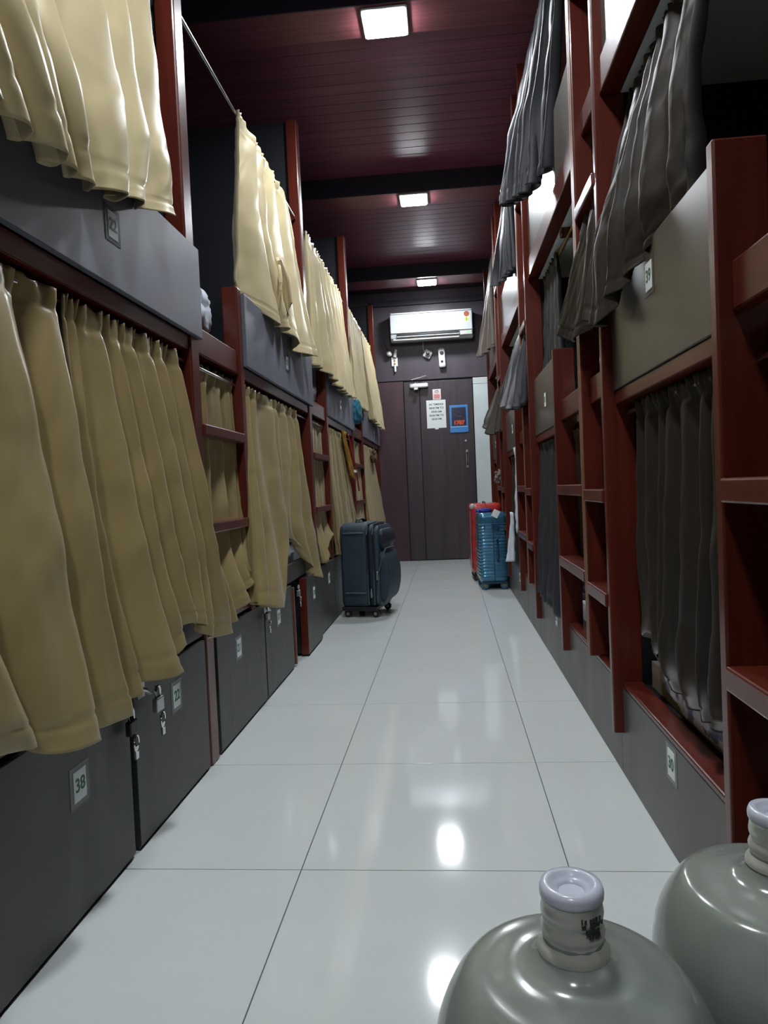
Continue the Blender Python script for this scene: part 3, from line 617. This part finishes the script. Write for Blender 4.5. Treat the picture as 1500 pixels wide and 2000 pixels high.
# right: top level
curtain('grey satin curtain bunched at the top right against the ceiling', GREYC,
  [(0, [(.49, 3.42, 2.90), (.49, 3.0, 2.90), (.49, 2.62, 2.90)]), (.45, [(.405, 3.36, 2.58), (.44, 3.05, 2.56), (.485, 2.76, 2.56)]), (.75, [(.35, 3.32, 2.35), (.40, 3.1, 2.34), (.475, 2.86, 2.34)]),
   (1, [(.315, 3.28, 2.09), (.37, 3.10, 2.06), (.455, 2.92, 2.09)])], -1, 7, .014, .028, seed=36, ppf=16)
curtain('dark grey curtain of the third right bay below the ceiling', GREYC,
  [(0, [(.49, 4.95, 2.90), (.49, 4.40, 2.90)]), (.5, [(.43, 4.85, 2.55), (.45, 4.40, 2.55)]), (1, [(.36, 4.72, 2.13), (.41, 4.6, 2.13), (.47, 4.42, 2.15)])], -1, 5, .012, .026, seed=37, ppf=14, nv=44)
curtain('striped taupe curtain at the far end of the right row, below the ceiling', TAUPEC,
  [(0, [(.49, 6.9, 2.90), (.49, 6.3, 2.90)]), (.5, [(.43, 6.85, 2.5), (.45, 6.3, 2.5)]), (1, [(.345, 6.75, 2.04), (.38, 6.6, 2.03), (.46, 6.3, 2.06)])], -1, 6, .012, .024, seed=38, ppf=12, nv=40)
# right: lower level
curtain('long black curtain on the nearest right lower bunk above the printed sheet', BLACKC,
  [(0, [(.508, 1.90, 1.025), (.508, 1.60, 1.025), (.508, 1.25, 1.025)]), (.5, [(.505, 1.92, .68), (.50, 1.6, .68), (.505, 1.25, .68)]), (.85, [(.50, 1.86, .46), (.49, 1.6, .44), (.50, 1.25, .44)]),
   (1, [(.50, 1.80, .46), (.49, 1.68, .40), (.485, 1.52, .375), (.488, 1.36, .375), (.495, 1.24, .37)])], -1, 8, .010, .018, seed=41, ppf=18, warp=.03)
curtain('black curtain in the lower bunk between the short stile and second tall post', GREYC,
  [(0, [(.50, 3.72, 1.025), (.50, 3.1, 1.025)]), (.6, [(.475, 3.70, .6), (.485, 3.1, .6)]), (1, [(.452, 3.66, .285), (.45, 3.4, .27), (.47, 3.02, .245)])], -1, 5, .010, .018, seed=42, ppf=14, nv=44)
curtain('dark curtain behind the paired ladder rungs in the lower bunk', BLACKC,
  [(0, [(.515, 2.88, 1.025), (.515, 2.45, 1.025)]), (1, [(.53, 2.88, .46), (.53, 2.50, .44)])], -1, 5, .008, .014, seed=43, ppf=12, nv=36)
curtain('black curtain in the lower bunk of the third right bay', BLACKC,
  [(0, [(.50, 5.4, 1.025), (.50, 4.75, 1.025)]), (1, [(.47, 5.3, .30), (.475, 4.7, .28)])], -1, 5, .010, .018, seed=44, ppf=12, nv=36)
w1 = curtain('narrow white cloth strip hanging by the third right stile', SHEET,
  [(0, [(.455, 4.72, 1.06), (.455, 4.62, 1.06)]), (1, [(.44, 4.74, .55), (.44, 4.63, .52)])], -1, 2, .004, .006, seed=45, ppf=8, nv=24, name='hanging_cloth'); w1['category'] = 'cloth'
w2 = curtain('white cloth corner hanging to the base just right of the blue suitcase', SHEET,
  [(0, [(.46, 5.25, .62), (.46, 5.1, .62)]), (1, [(.42, 5.28, .27), (.45, 5.1, .29)])], -1, 2, .004, .01, seed=46, ppf=8, nv=24, name='hanging_cloth'); w2['category'] = 'cloth'
# items hanging on the left
crumple('teal_towel', (-.745, 5.99, 1.50), (.045, .12, .105), TEAL, 'teal bundled towel hanging at the third left ladder', 'towel', 20, stripes=10)
sc = curtain('mustard scarf hanging over the gold curtain behind the suitcase', MUST,
  [(0, [(-.755, 5.30, 1.27), (-.755, 5.16, 1.27)]), (1, [(-.73, 5.62, .93), (-.73, 5.36, .96)])], 1, 3, .006, .012, seed=47, ppf=10, nv=24, name='scarf', stitch=False); sc['category'] = 'scarf'
tubeo('red_strap', [(-.735, 5.38, 1.27), (-.72, 5.60, 1.02), (-.715, 5.72, .84)], .007, mat('red_strap', (.35, .03, .02), .5), None, 6)
tag(bpy.data.objects['red_strap'], 'thin red strap hanging beside the mustard scarf', 'strap')
boxo('white_tag', -.722, -.716, 5.50, 5.66, .985, 1.005, PAPER, bpy.data.objects['red_strap'], bevel=0)
crumple('small_bag', (-.745, 7.28, 1.18), (.03, .11, .07), OLIVE, 'small dark patterned pouch hanging on the last gold curtain', 'pouch', 22, amp=.4)

# ================================================================== SUITCASES
def rrect(hw, hd, rc, n=6):
    pts = []
    for cx, cy, a0 in ((hw-rc, hd-rc, 0), (-hw+rc, hd-rc, pi/2), (-hw+rc, -hd+rc, pi), (hw-rc, -hd+rc, 3*pi/2)):
        for k in range(n+1): a = a0+pi/2*k/n; pts.append((cx+rc*cos(a), cy+rc*sin(a)))
    return pts
def loft(bm, levels, n=6, mi=0, mod=None):
    rings = []
    for (z, hw, hd, rc, ox) in levels:
        rings.append([bm.verts.new((x+ox, y, z)) for x, y in rrect(hw, hd, rc, n)])
    for A, B in zip(rings, rings[1:]):
        m_ = len(A)
        for k in range(m_): bm.faces.new((A[k], A[(k+1) % m_], B[(k+1) % m_], B[k])).material_index = mi
    bm.faces.new(rings[0]); bm.faces.new(rings[-1])
def wheel(e, x, y, m, hub, r=.026, nm='wheel', w_=.011):
    wz = r
    bm = bmesh.new(); bmx = [(0, -w_), (r*.8, -w_), (r, -w_*.6), (r, w_*.6), (r*.8, w_), (0, w_)]
    lathe(bm, bmx, 20)
    bmesh.ops.rotate(bm, verts=bm.verts, cent=(0, 0, 0), matrix=Matrix.Rotation(pi/2, 3, 'X'))
    for dy in (-.014, .014):
        pass
    o = finish(bm, nm, m, e, smooth=True, angle=40); o.location = (x, y, wz)
    bm = bmesh.new(); lathe(bm, [(0, -w_-.003), (r*.42, -w_-.003), (r*.42, w_+.003), (0, w_+.003)], 12); bmesh.ops.rotate(bm, verts=bm.verts, cent=(0, 0, 0), matrix=Matrix.Rotation(pi/2, 3, 'X'))
    h = finish(bm, 'hub', hub, o, smooth=True, angle=40)
    bm = bmesh.new(); bbox(bm, x-.013, x+.013, y-.017, y+.017, r*1.9, .062); finish(bm, 'wheel_fork', BLACKP, e, bevel=.004)
# soft navy suitcase : local x = depth (front pockets at +x), local y = width
e = empty('soft_suitcase', (-.562, 4.81, 0), 'dark teal soft-sided suitcase with front pockets standing against the left lockers', 'suitcase', None, radians(-10))
BZ, TZ = .062, .635
def softbody(x0, x1, hd, z0, z1, rc=.03, topr=.05, bulge=0):
    bm = bmesh.new(); L = []; hw = (x1-x0)/2; cx = (x0+x1)/2; n = 26
    for i in range(n+1):
        t = i/n; z = z0+(z1-z0)*t; e_ = 0
        d = min(t, 1-t)*(z1-z0)
        if d < topr: e_ = topr-math.sqrt(max(0, topr**2-(topr-d)**2))
        b_ = bulge*sin(pi*t)**.6 if bulge else 0
        L.append((z, hw-min(e_*.25, hw*.6)+b_/2, hd-e_, min(rc, (hw-min(e_*.25, hw*.6)))*.95, cx+b_/2))
    loft(bm, L); return bm
finish(softbody(-.135, .055, .195, BZ, TZ-.01), 'body', NAVY, e, smooth=True, angle=50)
finish(softbody(.050, .095, .190, BZ+.004, TZ-.02), 'expander', NAVYD, e, smooth=True, angle=50)
finish(softbody(.090, .130, .185, BZ+.01, TZ-.03), 'front_section', NAVY, e, smooth=True, angle=50)
finish(softbody(.120, .145, .165, BZ+.03, .44, bulge=.045), 'lower_pocket', NAVY, e, smooth=True, angle=50)
finish(softbody(.120, .140, .160, .45, TZ-.055, bulge=.02), 'upper_pocket', NAVYD, e, smooth=True, angle=50)
for zz in (.56, .165):
    bm = bmesh.new(); tube(bm, [(-.105, -.197, zz), (-.06, -.200, zz+.002), (.0, -.200, zz+.002), (.035, -.197, zz)], .0065, 8); finish(bm, 'side_pad', NAVYL, e, smooth=True)
for xx in (.053, .093):
    bm = bmesh.new(); pts = [(xx, -.194, .09), (xx, -.196, .3), (xx, -.196, .55), (xx, -.16, TZ-.02), (xx, 0, TZ-.012), (xx, .16, TZ-.02)]; tube(bm, pts, .0045, 6); finish(bm, 'piping', NAVYL, e, smooth=True)
bm = bmesh.new(); tube(bm, [(.11, -.182, .10), (.125, -.186, .30), (.150, -.166, .40), (.158, -.12, .452), (.158, .10, .452)], .005, 6); finish(bm, 'pocket_piping', NAVYL, e, smooth=True)
for (xx, yy, zz) in ((.075, -.200, .165), (.118, -.196, .28)):
    bm = bmesh.new(); tube(bm, [(xx, yy, zz+.03), (xx, yy-.006, zz+.01)], .004, 6); bbox(bm, xx-.006, xx+.006, yy-.008, yy-.003, zz-.028, zz+.01); finish(bm, 'zipper_pull', STEEL, e, bevel=.002)
bm = bmesh.new(); tube(bm, [(-.04, -.09, TZ-.012), (-.04, -.075, TZ+.006), (-.04, 0, TZ+.014), (-.04, .075, TZ+.006), (-.04, .09, TZ-.012)], .013, 10, flat=.6); finish(bm, 'top_handle', NAVYD, e, smooth=True)
bm = bmesh.new(); bbox(bm, -.14, .10, -.185, .185, .045, .075); finish(bm, 'base_skid', BLACKP, e, bevel=.01)
for x in (-.105, .085):
    for y in (-.155, .155): wheel(e, x, y, BLACKP, STEEL, .025)
# blue shell suitcase
def shell(e, hw, hd, z0, z1, m, ribs=True, rc=.045, gap=.006, rib=.0065, pitch=.026, smoothtop=.09):
    for s, nm in ((-1, 'shell_half'), (1, 'shell_half')):
        bm = bmesh.new(); L = []; n = 110; w2 = (hw-gap/2)/2
        for i in range(n+1):
            t = i/n; z = z0+(z1-z0)*t; d = min(t, 1-t)*(z1-z0); e_ = 0
            if d < rc: e_ = rc-math.sqrt(max(0, rc**2-(rc-d)**2))
            a = rib*(.5+.5*cos(2*pi*(z-z0)/pitch))**2.0 if ribs and z0+.05 < z < z1-smoothtop else 0
            L.append((z, w2+a/2-e_*.35, hd+a-e_, min(rc, w2-e_*.35)*.9, 0))
        loft(bm, L)
        # corner radius only on the outer side: squash inner verts to the seam plane
        for v in bm.verts:
            v.co.x = s*(w2+gap/2) + v.co.x
            inner = s*gap/2
            if (v.co.x - s*(w2+gap/2))*s < -w2*.25: v.co.x = inner
        finish(bm, nm, m, e, smooth=True, angle=35)
e = empty('blue_suitcase', (.338, 5.90, 0), 'metallic blue ribbed hard-shell suitcase on the right, in front of the red one', 'suitcase', None, radians(3))
shell(e, .113, .19, .060, .620, SBLUE)
bm = bmesh.new(); loft(bm, [(z, .006, .192-ee, .004, 0) for z, ee in ((.07, .03), (.10, .004), (.58, .004), (.61, .03))]); finish(bm, 'zip_band', SBLUED, e)
bm = bmesh.new(); tube(bm, [(.028, -.196, .42), (.028, -.222, .405), (.028, -.225, .33), (.028, -.222, .25), (.028, -.196, .235)], .010, 8, flat=.6); finish(bm, 'side_handle', SBLUED, e, smooth=True)
bm = bmesh.new(); bbox(bm, -.012, .045, -.205, -.190, .475, .535); finish(bm, 'combination_lock', SBLUED, e, bevel=.005)
bm = bmesh.new(); bbox(bm, -.076, -.068, -.1965, -.193, .475, .525); finish(bm, 'badge', CHROME, e, bevel=.001)
bm = bmesh.new(); tube(bm, [(0, -.07, .618), (0, -.055, .637), (0, .055, .637), (0, .07, .618)], .010, 8); finish(bm, 'top_handle', BLACKP, e, smooth=True)
bm = bmesh.new(); bbox(bm, -.10, .10, -.165, .165, .045, .065); finish(bm, 'base_plate', SBLUED, e, bevel=.006)
for x in (-.078, .078):
    for y in (-.145, .145): wheel(e, x, y, SBLUE, BRASS, .031, w_=.013)
# ribbon and label on blue case
o = crumple('blue_ribbon', (.285, 5.83, .634), (.055, .03, .016), mat('royal_blue_cloth', (.02, .03, .30), .6), 'royal blue ribbon lying on top of the blue suitcase', 'ribbon', 30, amp=.5)
bm = bmesh.new(); bbox(bm, -.026, .026, -.002, .002, -.03, .03, M=Matrix.Rotation(.5, 4, 'Y')); o = finish(bm, 'luggage_label', PAPER, None, bevel=.002); o.location = (.372, 5.70, .610); tag(o, 'white paper label hanging over the top edge of the blue suitcase', 'luggage label')
# red suitcase
e = empty('red_suitcase', (.318, 6.47, 0), 'red hard-shell suitcase standing behind the blue one on the right', 'suitcase', None, radians(2))
shell(e, .135, .22, .070, .680, SRED, ribs=True, rib=.006, pitch=.12, rc=.05, smoothtop=.07)
bm = bmesh.new(); tube(bm, [(0, -.08, .676), (0, -.065, .688), (0, .065, .688), (0, .08, .676)], .010, 8); finish(bm, 'top_handle', BLACKP, e, smooth=True)
bm = bmesh.new(); loft(bm, [(z, .006, .222-ee, .004, 0) for z, ee in ((.08, .03), (.11, .004), (.64, .004), (.67, .03))]); finish(bm, 'zip_band', BLACKP, e)
bm = bmesh.new(); tube(bm, [(-.137, -.20, .12), (-.143, -.20, .3), (-.137, -.20, .62)], .006, 6); finish(bm, 'corner_trim', STEEL, e, smooth=True)
bm = bmesh.new(); bmesh.ops.create_icosphere(bm, subdivisions=2, radius=.028); o = finish(bm, 'corner_guard', ACG, e, smooth=True); o.location = (-.115, -.19, .655)
for x in (-.09, .09):
    for y in (-.17, .17): wheel(e, x, y, BLACKP, BRASS, .031)
bm = bmesh.new(); bbox(bm, -.12, .12, -.19, .19, .05, .075); finish(bm, 'base_plate', BLACKP, e, bevel=.006)

# ================================================================== WATER JUGS
def jug(x, y, label, rz=0, lean=0):
    e = empty('water_jug', (x, y, 0), label, 'water jug', 'empty water jugs at the lower right', rz)
    R = .129
    prof = [(0, .012), (.09, .006), (.118, .0), (.127, .02), (.129, .05), (.1255, .062), (.129, .074), (.129, .13), (.1255, .142), (.129, .154), (.129, .20), (.1235, .214), (.1235, .226), (.129, .24),
(.130, .285), (.1305, .31), (.1285, .332), (.123, .353), (.1145, .371), (.106, .3835), (.099, .3925), (.091, .3965), (.082, .3975), (.074, .3985), (.060, .403), (.052, .4035), (.045, .405), (.038, .409), (.0325, .415), (.0290, .422), (.0270, .430), (.0262, .440)]
    bm = bmesh.new(); lathe(bm, prof, 96)
    bmesh.ops.holes_fill(bm, edges=bm.edges)
    o = finish(bm, 'body', JUG, e, smooth=True, angle=180)
    sb = o.modifiers.new('s', 'SUBSURF'); sb.levels = 1; sb.render_levels = 1
    # wrapped neck
    bm = bmesh.new(); n = 64; zs = [.4195+.0023*i for i in range(22)]; rings = []
    for i, z in enumerate(zs):
        rr = .0272 + .0012*sin(i*.9) * (1 if i < 14 else .4) + (.005*(1-i/8)**2 if i < 8 else 0)
        rings.append([bm.verts.new(((rr+.0006*noise.noise(Vector((cos(2*pi*k/n)*3, sin(2*pi*k/n)*3, z*90+x*9))))*cos(2*pi*k/n), (rr+.0006*noise.noise(Vector((cos(2*pi*k/n)*3, sin(2*pi*k/n)*3, z*90))))*sin(2*pi*k/n), z)) for k in range(n)])
    for A, B in zip(rings, rings[1:]):
        for k in range(n): bm.faces.new((A[k], A[(k+1) % n], B[(k+1) % n], B[k]))
    finish(bm, 'shrink_wrap', NECK, e, smooth=True, angle=180)
    cp = [(.0272, .468), (.0282, .469), (.0285, .472), (.0284, .475), (.0268, .4795), (.0215, .4805), (.0195, .4795), (.0175, .4765), (.0150, .4750), (.0125, .4740), (.0115, .4715), (0, .4710)]
    bm = bmesh.new(); lathe(bm, [(0, .468)]+cp, 64); finish(bm, 'cap', CAPM, e, smooth=True, angle=60)
    # smudged print on the wrap: small black blocks in a curved patch
    bm = bmesh.new(); rnd = random.Random(7)
    for (row, z, marks) in ((0, .4585, 8), (1, .4535, 9), (2, .4485, 9), (3, .4440, 5)):
        for k in range(marks):
            if rnd.random() < .15: continue
            a = radians(-62 + (k-marks/2)*5.2 + row*2 + rnd.uniform(-1, 1)); dz = rnd.uniform(.003, .0046); da = radians(rnd.uniform(2.6, 5))
            q = []
            for rr in (.0287, .0296):
                for aa in (a, a+da):
                    for zz in (z, z+dz): q.append(bm.verts.new((rr*cos(aa), rr*sin(aa), zz)))
            for idx in ((0, 1, 3, 2), (4, 6, 7, 5), (0, 4, 5, 1), (2, 3, 7, 6), (0, 2, 6, 4), (1, 5, 7, 3)): bm.faces.new([q[i] for i in idx])
    finish(bm, 'printed_mark', INK, e)
    return e
jug(.096, .640, 'nearer scuffed grey water jug at the bottom, its capped neck fully visible')
jug(.337, .785, 'farther grey water jug cut off by the right edge', rz=radians(-18))
